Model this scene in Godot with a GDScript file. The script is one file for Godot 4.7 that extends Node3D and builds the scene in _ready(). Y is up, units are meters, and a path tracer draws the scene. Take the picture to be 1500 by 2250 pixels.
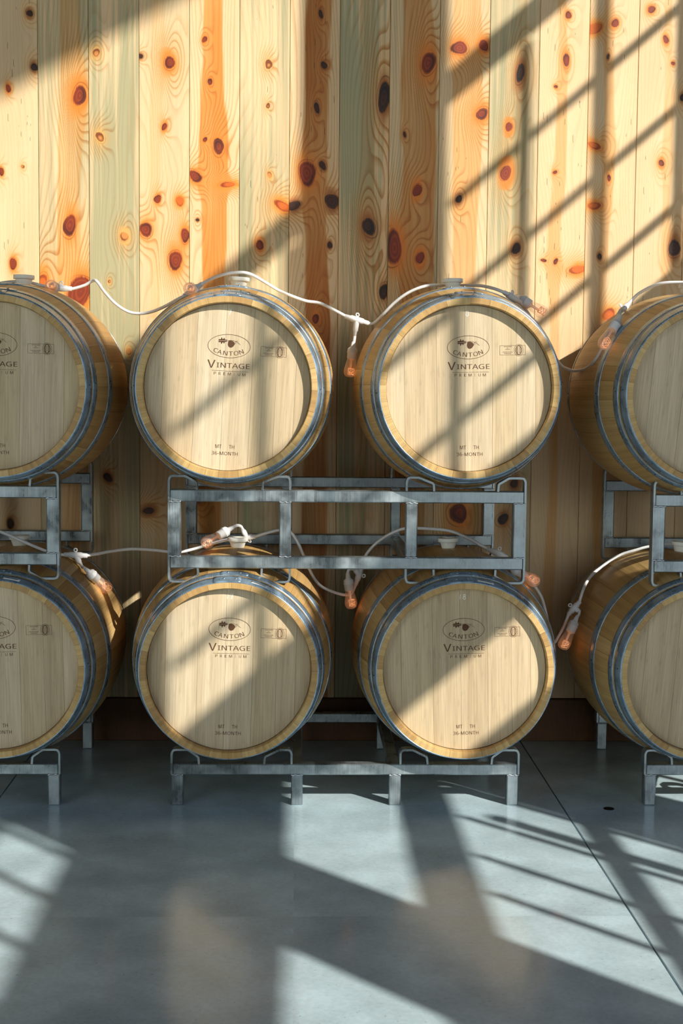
extends Node3D
# Wine barrels on galvanised racks in front of a knotty pine wall, lit by low sun through tall windows on the right.

const TEX := 1.0                  # scale of the computed wall texture
const SUN_RUN := 1.153            # how far the sunlight travels towards the wall (-z) per metre to the left
const SUN_FALL := 0.875           # how far it falls per metre to the left
const RX := 2.8                   # inner face of the window wall
const RT := 0.04                  # its thickness
const RB := 0.336                 # barrel radius at the bilge
const RH := 0.2765                # barrel radius at the chime
const HL := 0.46                  # half the length of a barrel
const TUBE := 0.037

var M := {}
var used := {}
var rng := RandomNumberGenerator.new()


func _ready():
	rng.seed = 7
	# ---- camera
	var cam := Camera3D.new()
	cam.name = "camera"
	cam.transform = Transform3D(Basis(Vector3(0.99946976, 0.00918453, 0.03123841), Vector3(-0.00658767, 0.99659079, -0.0822399), Vector3(-0.03188725, 0.08199051, 0.99612286)).orthonormalized(), Vector3(0, 1.296, 5.268))
	cam.fov = rad_to_deg(2.0 * atan(1125.0 / 3125.0))
	cam.near = 0.05
	cam.far = 200.0
	add_child(cam)
	cam.current = true
	# ---- sky and exposure
	var sky_m := ProceduralSkyMaterial.new()
	sky_m.sky_top_color = Color(0.06, 0.17, 0.32)
	sky_m.sky_horizon_color = Color(0.90, 0.93, 0.90)
	sky_m.ground_horizon_color = Color(0.45, 0.47, 0.46)
	sky_m.ground_bottom_color = Color(0.32, 0.31, 0.29)
	sky_m.sky_energy_multiplier = 2.5
	var sky := Sky.new()
	sky.sky_material = sky_m
	var env := Environment.new()
	env.background_mode = Environment.BG_SKY
	env.sky = sky
	env.tonemap_mode = Environment.TONE_MAPPER_LINEAR
	env.tonemap_exposure = 0.97
	env.sdfgi_enabled = true
	env.ssao_enabled = true
	env.ssil_enabled = true
	var we := WorldEnvironment.new()
	we.name = "world_environment"
	we.environment = env
	add_child(we)
	# ---- sun
	var sun := DirectionalLight3D.new()
	sun.name = "sun"
	sun.light_color = Color(1.0, 0.97, 0.92)
	sun.light_energy = 2.05
	sun.light_angular_distance = 0.53
	sun.shadow_enabled = true
	sun.sky_mode = DirectionalLight3D.SKY_MODE_LIGHT_ONLY
	add_child(sun)
	sun.look_at_from_position(Vector3(20, 17.5, 23.06), Vector3(20, 17.5, 23.06) - Vector3(1.0, SUN_FALL, SUN_RUN), Vector3.UP)

	make_materials()
	build_room()
	build_racks()
	build_barrels()
	build_strings()


# ------------------------------------------------------------------ small helpers
func numbered(n: String) -> String:
	if not used.has(n):
		used[n] = 0
		return n
	used[n] += 1
	return "%s_%03d" % [n, used[n]]


func tag(o: Node3D, label: String, category: String, group := ""):
	o.set_meta("label", label)
	o.set_meta("category", category)
	if group != "":
		o.set_meta("group", group)


func base(n: String, at := Vector3.ZERO) -> Node3D:
	var o := Node3D.new()
	o.name = numbered(n)
	o.position = at
	add_child(o)
	return o


func node(n: String, mesh: Mesh, mat: Material, parent: Node3D) -> MeshInstance3D:
	var o := MeshInstance3D.new()
	o.name = n
	o.mesh = mesh
	o.material_override = mat
	parent.add_child(o, true)
	return o


func begin(smooth := false) -> SurfaceTool:
	var st := SurfaceTool.new()
	st.begin(Mesh.PRIMITIVE_TRIANGLES)
	st.set_smooth_group(0 if smooth else -1)
	return st


func done(st: SurfaceTool) -> ArrayMesh:
	st.generate_normals()
	return st.commit()


# a triangle and a quad given anticlockwise as seen from outside
func tri(st: SurfaceTool, a: Vector3, b: Vector3, c: Vector3, ua := Vector2.ZERO, ub := Vector2.ZERO, uc := Vector2.ZERO):
	st.set_uv(ua); st.add_vertex(a)
	st.set_uv(uc); st.add_vertex(c)
	st.set_uv(ub); st.add_vertex(b)


func quad(st: SurfaceTool, a: Vector3, b: Vector3, c: Vector3, d: Vector3, ua := Vector2.ZERO, ub := Vector2.ZERO, uc := Vector2.ZERO, ud := Vector2.ZERO):
	tri(st, a, b, c, ua, ub, uc)
	tri(st, a, c, d, ua, uc, ud)


# a box from lo to hi with its edges chamfered by b; box-mapped texture coordinates in metres times uvs
func box(st: SurfaceTool, lo: Vector3, hi: Vector3, b := 0.0, uvs := 1.0, off := Vector2.ZERO):
	st.set_smooth_group(-1)
	var c := (lo + hi) * 0.5
	var h := (hi - lo) * 0.5
	if b <= 0.0:
		b = 0.00001
	for ax in 3:
		var u := (ax + 1) % 3
		var v := (ax + 2) % 3
		for s in [-1.0, 1.0]:
			var p: Array[Vector3] = []
			var t: Array[Vector2] = []
			for k in [[-1.0, -1.0], [1.0, -1.0], [1.0, 1.0], [-1.0, 1.0]]:
				var q := Vector3.ZERO
				q[ax] = s * h[ax]
				q[u] = k[0] * (h[u] - b)
				q[v] = k[1] * (h[v] - b)
				p.append(c + q)
				var w := c + q
				t.append((Vector2(w.z, w.y) if ax == 0 else Vector2(w.x, w.z) if ax == 1 else Vector2(w.x, w.y)) * uvs + off)
			if s > 0:
				quad(st, p[0], p[1], p[2], p[3], t[0], t[1], t[2], t[3])
			else:
				quad(st, p[3], p[2], p[1], p[0], t[3], t[2], t[1], t[0])
	if b > 0.0001:
		for ax in 3:                                     # edges along ax
			var u := (ax + 1) % 3
			var v := (ax + 2) % 3
			for su in [-1.0, 1.0]:
				for sv in [-1.0, 1.0]:
					var e := func(along: float, on_u: bool) -> Vector3:
						var q := Vector3.ZERO
						q[ax] = along * (h[ax] - b)
						q[u] = su * (h[u] - (0.0 if on_u else b))
						q[v] = sv * (h[v] - (b if on_u else 0.0))
						return c + q
					var p0: Vector3 = e.call(-1.0, true)
					var p1: Vector3 = e.call(1.0, true)
					var p2: Vector3 = e.call(1.0, false)
					var p3: Vector3 = e.call(-1.0, false)
					if su * sv > 0:
						quad(st, p0, p3, p2, p1)
					else:
						quad(st, p0, p1, p2, p3)
		for sx in [-1.0, 1.0]:
			for sy in [-1.0, 1.0]:
				for sz in [-1.0, 1.0]:
					var a := c + Vector3(sx * h.x, sy * (h.y - b), sz * (h.z - b))
					var d := c + Vector3(sx * (h.x - b), sy * h.y, sz * (h.z - b))
					var e2 := c + Vector3(sx * (h.x - b), sy * (h.y - b), sz * h.z)
					if sx * sy * sz > 0:
						tri(st, a, d, e2)
					else:
						tri(st, a, e2, d)


# a closed loop of (radius, z) points swept round the z axis from a0 to a1, with end caps
func sector(st: SurfaceTool, loop: PackedVector2Array, a0: float, a1: float, n: int, caps := true, uvs := Vector2(1, 1), off := Vector2.ZERO):
	var m := loop.size()
	for i in n:
		var t0 := lerpf(a0, a1, float(i) / n)
		var t1 := lerpf(a0, a1, float(i + 1) / n)
		var d0 := Vector3(cos(t0), sin(t0), 0)
		var d1 := Vector3(cos(t1), sin(t1), 0)
		for k in m:
			var p := loop[k]
			var q := loop[(k + 1) % m]
			var zz := Vector3(0, 0, 1)
			var ua := Vector2(t0 * 0.3 * uvs.x, (p.y + p.x) * uvs.y) + off
			var ub := Vector2(t1 * 0.3 * uvs.x, (p.y + p.x) * uvs.y) + off
			var uc := Vector2(t1 * 0.3 * uvs.x, (q.y + q.x) * uvs.y) + off
			var ud := Vector2(t0 * 0.3 * uvs.x, (q.y + q.x) * uvs.y) + off
			quad(st, d0 * p.x + zz * p.y, d1 * p.x + zz * p.y, d1 * q.x + zz * q.y, d0 * q.x + zz * q.y, ua, ub, uc, ud)
	if caps:
		var idx := Geometry2D.triangulate_polygon(loop)
		for t in [a0, a1]:
			var d := Vector3(cos(t), sin(t), 0)
			for k in range(0, idx.size(), 3):
				var v: Array[Vector3] = []
				for j in 3:
					var p := loop[idx[k + j]]
					v.append(d * p.x + Vector3(0, 0, p.y))
				var nrm := (v[1] - v[0]).cross(v[2] - v[0])
				var out := Vector3(sin(t), -cos(t), 0) if t == a0 else Vector3(-sin(t), cos(t), 0)
				if nrm.dot(out) > 0:
					tri(st, v[0], v[1], v[2])
				else:
					tri(st, v[0], v[2], v[1])


# an open profile of (radius, height) lathed round the y axis, then laid along `ax` from `at`
func lathe(st: SurfaceTool, prof: PackedVector2Array, n: int, xf := Transform3D.IDENTITY):
	for i in n:
		var t0 := TAU * i / n
		var t1 := TAU * (i + 1) / n
		var d0 := Vector3(cos(t0), 0, -sin(t0))
		var d1 := Vector3(cos(t1), 0, -sin(t1))
		for k in prof.size() - 1:
			var p := prof[k]
			var q := prof[k + 1]
			var a := xf * (d0 * p.x + Vector3.UP * p.y)
			var b := xf * (d1 * p.x + Vector3.UP * p.y)
			var c := xf * (d1 * q.x + Vector3.UP * q.y)
			var d := xf * (d0 * q.x + Vector3.UP * q.y)
			if p.x < 1e-6:
				tri(st, a, c, d)
			elif q.x < 1e-6:
				tri(st, a, b, c)
			else:
				quad(st, a, b, c, d)


func along(at: Vector3, dir: Vector3) -> Transform3D:
	var y := dir.normalized()
	var x := (Vector3.FORWARD if absf(y.z) < 0.9 else Vector3.RIGHT).cross(y).normalized()
	return Transform3D(Basis(x, y, x.cross(y)), at)


# a round tube along a list of points, smoothed
func tube(st: SurfaceTool, pts: PackedVector3Array, r: float, sides := 10, steps := 6, closed := false):
	var path := PackedVector3Array()
	var n := pts.size()
	var spans := n if closed else n - 1
	for i in spans:
		var p0 := pts[(i - 1 + n) % n] if closed or i > 0 else pts[i]
		var p3 := pts[(i + 2) % n] if closed or i + 2 < n else pts[i + 1]
		for k in steps:
			path.append(pts[i].cubic_interpolate(pts[(i + 1) % n], p0, p3, float(k) / steps))
	path.append(pts[0] if closed else pts[n - 1])
	var nrm := Vector3.UP
	var rings: Array[PackedVector3Array] = []
	for i in path.size():
		var dir := (path[mini(i + 1, path.size() - 1)] - path[maxi(i - 1, 0)]).normalized()
		if i == 0:
			nrm = (Vector3.UP if absf(dir.y) < 0.8 else Vector3.RIGHT)
		nrm = (nrm - dir * nrm.dot(dir)).normalized()
		var bi := dir.cross(nrm)
		var ring := PackedVector3Array()
		for s in sides:
			var a := TAU * s / sides
			ring.append(path[i] + (nrm * cos(a) + bi * sin(a)) * r)
		rings.append(ring)
	for i in rings.size() - 1:
		for s in sides:
			var s2 := (s + 1) % sides
			quad(st, rings[i][s], rings[i][s2], rings[i + 1][s2], rings[i + 1][s])
	if not closed:
		var last := rings.size() - 1
		for s in sides:
			var s2 := (s + 1) % sides
			tri(st, path[0], rings[0][s2], rings[0][s])
			tri(st, path[last], rings[last][s], rings[last][s2])


# a flat bar of thickness t bent along a path in the x-y plane, from z0 to z1
func strap(st: SurfaceTool, pts: PackedVector2Array, t: float, z0: float, z1: float):
	st.set_smooth_group(-1)
	var n := pts.size()
	var l := PackedVector2Array()
	var r := PackedVector2Array()
	for i in n:
		var d0 := (pts[i] - pts[maxi(i - 1, 0)]).normalized()
		var d1 := (pts[mini(i + 1, n - 1)] - pts[i]).normalized()
		if i == 0:
			d0 = d1
		if i == n - 1:
			d1 = d0
		var m := (d0 + d1).normalized()
		var nn := Vector2(-m.y, m.x) * (t * 0.5 / maxf(0.4, m.dot(d1)))
		l.append(pts[i] - nn)
		r.append(pts[i] + nn)
	var v := func(p: Vector2, z: float) -> Vector3: return Vector3(p.x, p.y, z)
	for i in n - 1:
		quad(st, v.call(l[i], z0), v.call(l[i + 1], z0), v.call(l[i + 1], z1), v.call(l[i], z1))
		quad(st, v.call(r[i], z1), v.call(r[i + 1], z1), v.call(r[i + 1], z0), v.call(r[i], z0))
		quad(st, v.call(r[i], z1), v.call(l[i], z1), v.call(l[i + 1], z1), v.call(r[i + 1], z1))
		quad(st, v.call(l[i], z0), v.call(r[i], z0), v.call(r[i + 1], z0), v.call(l[i + 1], z0))
	quad(st, v.call(l[0], z0), v.call(l[0], z1), v.call(r[0], z1), v.call(r[0], z0))
	quad(st, v.call(r[n - 1], z0), v.call(r[n - 1], z1), v.call(l[n - 1], z1), v.call(l[n - 1], z0))


# ------------------------------------------------------------------ materials
func mat(n: String, c: Color, rough: float, metal := 0.0) -> StandardMaterial3D:
	var m := StandardMaterial3D.new()
	m.resource_name = n
	m.albedo_color = c
	m.roughness = rough
	m.metallic = metal
	M[n] = m
	return m


func noise(sd: int, freq: float, octaves := 3) -> FastNoiseLite:
	var f := FastNoiseLite.new()
	f.seed = sd
	f.noise_type = FastNoiseLite.TYPE_SIMPLEX_SMOOTH
	f.frequency = freq
	f.fractal_octaves = octaves
	return f


# a noise picture of w x h whose features are stretched by computing it small
func field(sd: int, freq: float, octaves: int, small_w: int, small_h: int, w: int, h: int) -> PackedByteArray:
	var im := noise(sd, freq, octaves).get_image(small_w, small_h, false, false, true)
	im.convert(Image.FORMAT_L8)
	im.resize(w, h, Image.INTERPOLATE_CUBIC)
	return im.get_data()


func texture_of(data: PackedByteArray, w: int, h: int) -> ImageTexture:
	return ImageTexture.create_from_image(Image.create_from_data(w, h, false, Image.FORMAT_RGB8, data))


func make_materials():
	# oak: fine streaks that tint a base colour
	var w := 512
	var h := 512
	var fine := field(11, 0.16, 3, 512, 24, w, h)
	var broad := field(12, 0.02, 2, 512, 32, w, h)
	var fleck := field(13, 0.09, 2, 256, 128, w, h)
	var d := PackedByteArray()
	d.resize(w * h * 3)
	for i in w * h:
		var f := (fine[i] - 128) / 128.0
		var b := (broad[i] - 128) / 128.0
		var k := maxf(0.0, (fleck[i] - 168) / 128.0)
		var l := clampf(0.91 + 0.07 * f + 0.05 * b - 0.10 * k, 0.0, 1.0)
		d[i * 3] = int(255 * l)
		d[i * 3 + 1] = int(255 * clampf(l * (0.99 + 0.012 * b), 0, 1))
		d[i * 3 + 2] = int(255 * clampf(l * (0.97 + 0.03 * b), 0, 1))
	var oak := texture_of(d, w, h)
	var head_tints := [Color(0.845, 0.775, 0.655), Color(0.83, 0.75, 0.62), Color(0.86, 0.795, 0.68), Color(0.79, 0.71, 0.58), Color(0.835, 0.76, 0.625)]
	for i in head_tints.size():
		var m := mat("head_oak_%d" % i, head_tints[i], 0.62)
		m.albedo_texture = oak
	var stave_tints := [Color(0.84, 0.70, 0.46), Color(0.79, 0.64, 0.40), Color(0.86, 0.73, 0.50), Color(0.75, 0.60, 0.38), Color(0.81, 0.67, 0.44)]
	for i in stave_tints.size():
		var m := mat("stave_oak_%d" % i, stave_tints[i], 0.5)
		m.albedo_texture = oak
	# galvanised steel: cloudy, brushed
	var cloud := field(21, 0.02, 5, 256, 256, 512, 512)
	var brush := field(22, 0.2, 2, 512, 16, 512, 512)
	d = PackedByteArray()
	d.resize(512 * 512 * 3)
	var rr := PackedByteArray()
	rr.resize(512 * 512 * 3)
	for i in 512 * 512:
		var c := (cloud[i] - 128) / 128.0
		var b := (brush[i] - 128) / 128.0
		var l := clampf(0.84 + 0.17 * c + 0.06 * b, 0.0, 1.0)
		d[i * 3] = int(255 * l)
		d[i * 3 + 1] = int(255 * l)
		d[i * 3 + 2] = int(255 * l)
		var q := int(255 * clampf(0.62 + 0.3 * c + 0.1 * b, 0.1, 1.0))
		rr[i * 3] = q
		rr[i * 3 + 1] = q
		rr[i * 3 + 2] = q
	var cloud_t := texture_of(d, 512, 512)
	var rough_t := texture_of(rr, 512, 512)
	for spec in [["rack_steel", Color(0.70, 0.745, 0.765), 0.60, 2.2], ["hoop_steel", Color(0.66, 0.77, 0.86), 0.5, 3.0]]:
		var m := mat(spec[0], spec[1], spec[2], 0.8 if spec[0] == "rack_steel" else 0.5)
		m.albedo_texture = cloud_t
		m.roughness_texture = rough_t
		m.uv1_triplanar = true
		m.uv1_scale = Vector3.ONE * spec[3]
	mat("weld", Color(0.80, 0.82, 0.84), 0.35, 0.9)
	mat("rivet", Color(0.62, 0.65, 0.68), 0.35, 0.9)
	mat("nail", Color(0.05, 0.05, 0.055), 0.5, 0.6)
	# polished concrete
	var big := field(31, 0.012, 5, 512, 512, 1024, 1024)
	var small := field(32, 0.09, 3, 1024, 1024, 1024, 1024)
	var pits := field(33, 0.13, 2, 1024, 1024, 1024, 1024)
	d = PackedByteArray()
	d.resize(1024 * 1024 * 3)
	rr = PackedByteArray()
	rr.resize(1024 * 1024 * 3)
	for i in 1024 * 1024:
		var a := (big[i] - 128) / 128.0
		var b := (small[i] - 128) / 128.0
		var k := maxf(0.0, (pits[i] - 205) / 50.0)
		var l := clampf(0.92 + 0.08 * a + 0.03 * b - 0.25 * k, 0.0, 1.0)
		d[i * 3] = int(255 * l)
		d[i * 3 + 1] = int(255 * l)
		d[i * 3 + 2] = int(255 * l)
		var q := int(255 * clampf(0.72 + 0.25 * a + 0.06 * b + 0.3 * k, 0.0, 1.0))
		rr[i * 3] = q
		rr[i * 3 + 1] = q
		rr[i * 3 + 2] = q
	var fl := mat("concrete", Color(0.79, 0.89, 0.93), 0.25)
	fl.albedo_texture = texture_of(d, 1024, 1024)
	fl.roughness_texture = texture_of(rr, 1024, 1024)
	fl.uv1_triplanar = true
	fl.uv1_world_triplanar = true
	fl.uv1_scale = Vector3.ONE * 0.55
	mat("joint_filler", Color(0.05, 0.055, 0.06), 0.8)
	mat("outdoor_paving", Color(0.84, 0.82, 0.78), 0.9)
	mat("room_dark", Color(0.22, 0.20, 0.18), 0.85)
	mat("room_light", Color(0.62, 0.62, 0.60), 0.85)
	mat("window_metal", Color(0.10, 0.10, 0.105), 0.5, 0.3)
	mat("wall_backing", Color(0.10, 0.07, 0.04), 0.9)
	mat("bung_silicone", Color(0.95, 0.96, 0.93), 0.4)
	mat("brand_ink", Color(0.33, 0.21, 0.12), 0.8)
	mat("chalk", Color(0.93, 0.94, 0.92), 0.9)
	mat("sticker_paper", Color(0.90, 0.91, 0.92), 0.5)
	mat("sticker_ink", Color(0.12, 0.12, 0.14), 0.6)
	mat("white_plastic", Color(0.86, 0.87, 0.88), 0.42)
	var g := mat("bulb_glass", Color(1.0, 0.92, 0.86, 0.16), 0.02)
	g.transparency = BaseMaterial3D.TRANSPARENCY_ALPHA
	mat("bulb_stem", Color(0.92, 0.80, 0.66), 0.3)
	var fm := mat("filament", Color(0.95, 0.87, 0.80), 0.3, 0.5)
	fm.emission_enabled = true
	fm.emission = Color(1.0, 0.76, 0.50)
	fm.emission_energy_multiplier = 0.14
	var pine := mat("pine_boards", Color.WHITE, 0.55)
	pine.albedo_texture = pine_texture()
	var base_m := mat("baseboard_wood", Color(0.42, 0.27, 0.14), 0.6)
	base_m.albedo_texture = oak
	base_m.uv1_scale = Vector3(1, 4, 1)


# the pine boards: 14 boards side by side, 0.1814 m each, from x = -1.1219, 2.8 m tall
const BX := -1.1219
const BW := 0.1814

func pine_texture() -> ImageTexture:
	var w := int(1960 * TEX)
	var h := int(2000 * TEX)
	var ppm := w / (14.0 * BW)
	var vpm := h / 2.8
	# stain, heart centre, heart width, heart strength, brownness, ring contrast
	var boards := [
		[0.12, 0.5, 0.1, 0.0, 0.0, 0.5], [0.50, 0.62, 0.20, 0.42, 0.0, 1.0], [0.75, 0.3, 0.1, 0.0, 0.0, 0.8], [0.16, 0.34, 0.12, 0.16, 0.0, 0.8], [0.04, 0.48, 0.24, 0.95, 0.0, 0.9],
		[0.55, 0.5, 0.08, 0.05, 0.2, 0.8], [0.06, 0.57, 0.26, 1.1, 0.55, 1.0], [0.90, 0.52, 0.16, 0.18, 0.6, 1.2], [0.40, 0.58, 0.34, 0.80, 0.35, 1.1], [0.18, 0.52, 0.26, 0.48, 0.05, 0.9],
		[0.55, 0.62, 0.12, 0.12, 0.2, 0.7], [0.0, 0.42, 0.11, 0.42, 0.0, 0.5], [0.03, 0.40, 0.12, 0.42, 0.0, 0.5], [0.04, 0.6, 0.1, 0.28, 0.0, 0.5]]
	var knots := [
	[-0.968, 2.652, 0.0130, 0.0130, 1], [-0.953, 2.463, 0.0130, 0.0147, 1], [-1.046, 2.386, 0.0098, 0.0130, 0], [-0.789, 2.366, 0.0262, 0.0409, 0],
	[-0.731, 2.518, 0.0147, 0.0147, 2], [-0.719, 2.220, 0.0180, 0.0180, 2], [-0.572, 2.508, 0.0098, 0.0082, 1], [-0.466, 2.487, 0.0213, 0.0262, 0],
	[-0.486, 2.260, 0.0099, 0.0131, 0], [-0.511, 2.001, 0.0099, 0.0132, 0], [-0.430, 1.995, 0.0132, 0.0132, 3], [-0.557, 1.891, 0.0198, 0.0215, 0],
	[-0.410, 1.871, 0.0149, 0.0248, 0], [-0.445, 1.779, 0.0232, 0.0282, 0], [-0.633, 1.865, 0.0165, 0.0182, 2], [-0.831, 1.902, 0.0181, 0.0329, 0],
	[-1.036, 1.762, 0.0115, 0.0165, 0], [-1.074, 2.091, 0.0082, 0.0115, 0], [-0.997, 2.110, 0.0065, 0.0065, 2], [-0.790, 1.665, 0.0364, 0.0430, 0],
	[-0.931, 1.693, 0.0214, 0.0363, 3], [-0.342, 2.571, 0.0082, 0.0098, 0], [-0.322, 2.422, 0.0082, 0.0115, 0], [-0.290, 2.194, 0.0198, 0.0280, 0],
	[-0.376, 2.084, 0.0182, 0.0198, 0], [-0.367, 1.928, 0.0066, 0.0050, 1], [-0.340, 2.216, 0.0066, 0.0082, 0], [-0.687, 1.702, 0.0066, 0.0083, 2],
	[-0.110, 2.487, 0.0132, 0.0148, 2], [-0.112, 2.340, 0.0082, 0.0099, 2], [-0.105, 2.093, 0.0083, 0.0099, 2], [-0.058, 1.982, 0.0282, 0.0183, 3],
	[-0.140, 1.840, 0.0150, 0.0183, 0], [-0.021, 1.983, 0.0216, 0.0149, 1], [0.076, 2.668, 0.0082, 0.0148, 1], [0.089, 2.487, 0.0099, 0.0115, 1],
	[0.064, 2.336, 0.0099, 0.0165, 1], [0.031, 2.101, 0.0249, 0.0332, 0], [0.087, 2.130, 0.0083, 0.0099, 1], [0.125, 2.001, 0.0166, 0.0199, 1],
	[0.116, 1.843, 0.0067, 0.0100, 1], [0.307, 2.377, 0.0199, 0.0530, 1], [0.256, 1.913, 0.0233, 0.0350, 1], [0.468, 2.501, 0.0232, 0.0364, 0],
	[0.434, 2.045, 0.0150, 0.0217, 0], [0.385, 2.245, 0.0050, 0.0083, 1], [0.353, 1.835, 0.0284, 0.0535, 0], [0.447, 1.801, 0.0167, 0.0234, 0],
	[0.317, 1.677, 0.0167, 0.0234, 1], [0.580, 2.556, 0.0249, 0.0199, 0], [0.669, 2.566, 0.0199, 0.0199, 0], [0.666, 2.322, 0.0266, 0.0233, 0],
	[0.587, 2.016, 0.0134, 0.0184, 1], [0.804, 2.471, 0.0183, 0.0366, 1], [0.766, 2.278, 0.0133, 0.0183, 0], [0.757, 2.111, 0.0201, 0.0301, 0],
	[0.801, 1.839, 0.0168, 0.0202, 1], [0.976, 2.679, 0.0116, 0.0116, 0], [0.971, 2.520, 0.0133, 0.0233, 0], [0.935, 2.424, 0.0083, 0.0067, 0],
	[1.075, 2.634, 0.0216, 0.0150, 3], [1.146, 2.653, 0.0133, 0.0117, 0], [1.124, 2.534, 0.0067, 0.0100, 1], [1.085, 2.214, 0.0251, 0.0151, 3],
	[1.088, 1.998, 0.0252, 0.0151, 3], [1.138, 2.100, 0.0084, 0.0134, 0], [1.280, 2.705, 0.0150, 0.0117, 0], [1.334, 2.599, 0.0100, 0.0134, 0],
	[1.363, 2.514, 0.0067, 0.0067, 0], [1.330, 2.156, 0.0135, 0.0151, 0], [1.386, 1.848, 0.0186, 0.0305, 1], [1.110, 1.814, 0.0084, 0.0101, 1],
	[0.904, 1.797, 0.0084, 0.0051, 0], [0.948, 1.794, 0.0084, 0.0101, 0], [1.030, 1.765, 0.0304, 0.0135, 3], [0.939, 2.117, 0.0084, 0.0067, 0],
	[-0.697, 0.986, 0.0151, 0.0151, 1], [-0.546, 0.863, 0.0235, 0.0151, 1], [0.809, 0.974, 0.0153, 0.0153, 1], [0.772, 0.841, 0.0188, 0.0205, 1],
	[-1.055, 0.812, 0.0117, 0.0150, 1], [0.610, 0.860, 0.0289, 0.0409, 0], [-0.617, 1.448, 0.0100, 0.0116, 2], [-0.257, 2.056, 0.0331, 0.0099, 3],
	[0.067, 1.575, 0.0151, 0.0201, 0], [1.404, 2.394, 0.0134, 0.0151, 1], [1.152, 1.603, 0.0203, 0.0169, 3], [-0.355, 0.918, 0.0168, 0.0202, 1],
	]
	var warp := field(41, 0.012, 2, w / 2, h / 14, w, h)      # slow wander of the rings
	var streak := field(42, 0.07, 3, w, h / 40, w, h)         # long streaks
	var mott := field(43, 0.014, 3, w / 2, h / 8, w, h)       # soft mottling
	var grain := field(44, 0.35, 2, w, h / 10, w, h)          # fine grain
	var push := PackedFloat32Array()
	push.resize(w * h)
	for kn in knots:
		var kb := clampi(int(floor((kn[0] - BX) / BW)), 0, 13)
		var kx: float = (kn[0] - BX) * ppm
		var ky: float = (2.8 - kn[1]) * vpm
		var sx: float = maxf(kn[2] * 1.7, 0.010) * ppm
		var sy: float = maxf(kn[3] * 2.6, 0.02) * vpm
		var amp: float = 1.2 + 90.0 * kn[2]
		for y in range(maxi(0, int(ky - 3 * sy)), mini(h, int(ky + 3 * sy))):
			for x in range(maxi(int(kb * BW * ppm), int(kx - 3 * sx)), mini(int((kb + 1) * BW * ppm), int(kx + 3 * sx))):
				var ex: float = (x - kx) / sx
				var ey: float = (y - ky) / sy
				push[y * w + x] += amp * exp(-0.5 * (ex * ex + ey * ey))
	var data := PackedByteArray()
	data.resize(w * h * 3)
	var bpx := BW * ppm
	for y in h:
		var row := y * w
		for x in w:
			var i := row + x
			var bi := mini(13, int(x / bpx))
			var bd: Array = boards[bi]
			var xl := x / bpx - bi
			var wv := (warp[i] - 128) / 128.0
			var sv := (streak[i] - 128) / 128.0
			var mv := (mott[i] - 128) / 128.0
			var gv := (grain[i] - 128) / 128.0
			var ps := push[i]
			# pale sapwood
			var r := 0.895 + 0.02 * mv + 0.015 * gv
			var g := 0.772 + 0.025 * mv + 0.018 * gv
			var b := 0.600 + 0.03 * mv + 0.02 * gv
			# blue-grey stain in long streaks
			var s: float = bd[0]
			if s > 0.0:
				s = clampf(s * (0.8 + 1.0 * sv + 1.2 * wv), 0.0, 1.0) * 0.8
				r = lerpf(r, 0.61, s)
				g = lerpf(g, 0.61, s)
				b = lerpf(b, 0.475, s)
			# heartwood band with a wandering edge
			var hs: float = bd[3]
			if hs > 0.0:
				var t: float = absf(xl - bd[1] - 0.10 * wv) - 0.05 * mv - 0.02 * sv - 0.03 * minf(ps, 3.0)
				t = clampf((bd[2] - t) / 0.045, 0.0, 1.0) * minf(hs, 1.0) * clampf(0.85 + 0.35 * mv + 0.15 * sv, 0.0, 1.0)
				var br: float = bd[4]
				r = lerpf(r, 0.83 - 0.22 * br, t)
				g = lerpf(g, 0.525 - 0.17 * br, t)
				b = lerpf(b, 0.20 - 0.07 * br, t)
			# growth rings
			var ring := 11.0 * (xl + 0.34 * wv) + ps * 1.6
			ring -= floor(ring)
			var line := clampf((ring - 0.55) / 0.35, 0.0, 1.0) * clampf((1.0 - ring) / 0.08, 0.0, 1.0)
			line *= bd[5] * (0.35 + 0.65 * clampf(ps + hs * 0.5, 0.0, 1.0)) * (0.30 + 0.22 * clampf(ps * 0.6, 0.0, 1.0))
			r *= 1.0 - 0.35 * line
			g *= 1.0 - 0.65 * line
			b *= 1.0 - 1.0 * line
			# warm glow of resin round the knots
			if ps > 0.2:
				var o := clampf((ps - 0.2) * 0.14, 0.0, 0.4)
				r = lerpf(r, 0.86, o)
				g = lerpf(g, 0.56, o)
				b = lerpf(b, 0.24, o)
			var j := i * 3
			data[j] = int(clampf(r, 0, 1) * 255)
			data[j + 1] = int(clampf(g, 0, 1) * 255)
			data[j + 2] = int(clampf(b, 0, 1) * 255)
	# the knots themselves
	for kn in knots:
		var kb := clampi(int(floor((kn[0] - BX) / BW)), 0, 13)
		var kx: float = (kn[0] - BX) * ppm
		var ky: float = (2.8 - kn[1]) * vpm
		var rx: float = kn[2] * ppm
		var ry: float = kn[3] * vpm
		var type := int(kn[4])
		var core := [Color(0.50, 0.17, 0.05), Color(0.22, 0.10, 0.05), Color(0.80, 0.52, 0.26), Color(0.80, 0.38, 0.08)][type] as Color
		var rim := [Color(0.30, 0.09, 0.03), Color(0.10, 0.05, 0.03), Color(0.46, 0.22, 0.08), Color(0.55, 0.20, 0.04)][type] as Color
		var halo := [Color(0.88, 0.48, 0.13), Color(0.60, 0.34, 0.13), Color(0.86, 0.66, 0.36), Color(0.90, 0.52, 0.15)][type] as Color
		var lean := 0.35 * sin(kn[0] * 91.0 + kn[1] * 37.0) * (1.6 if type == 3 else 0.7)
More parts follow.
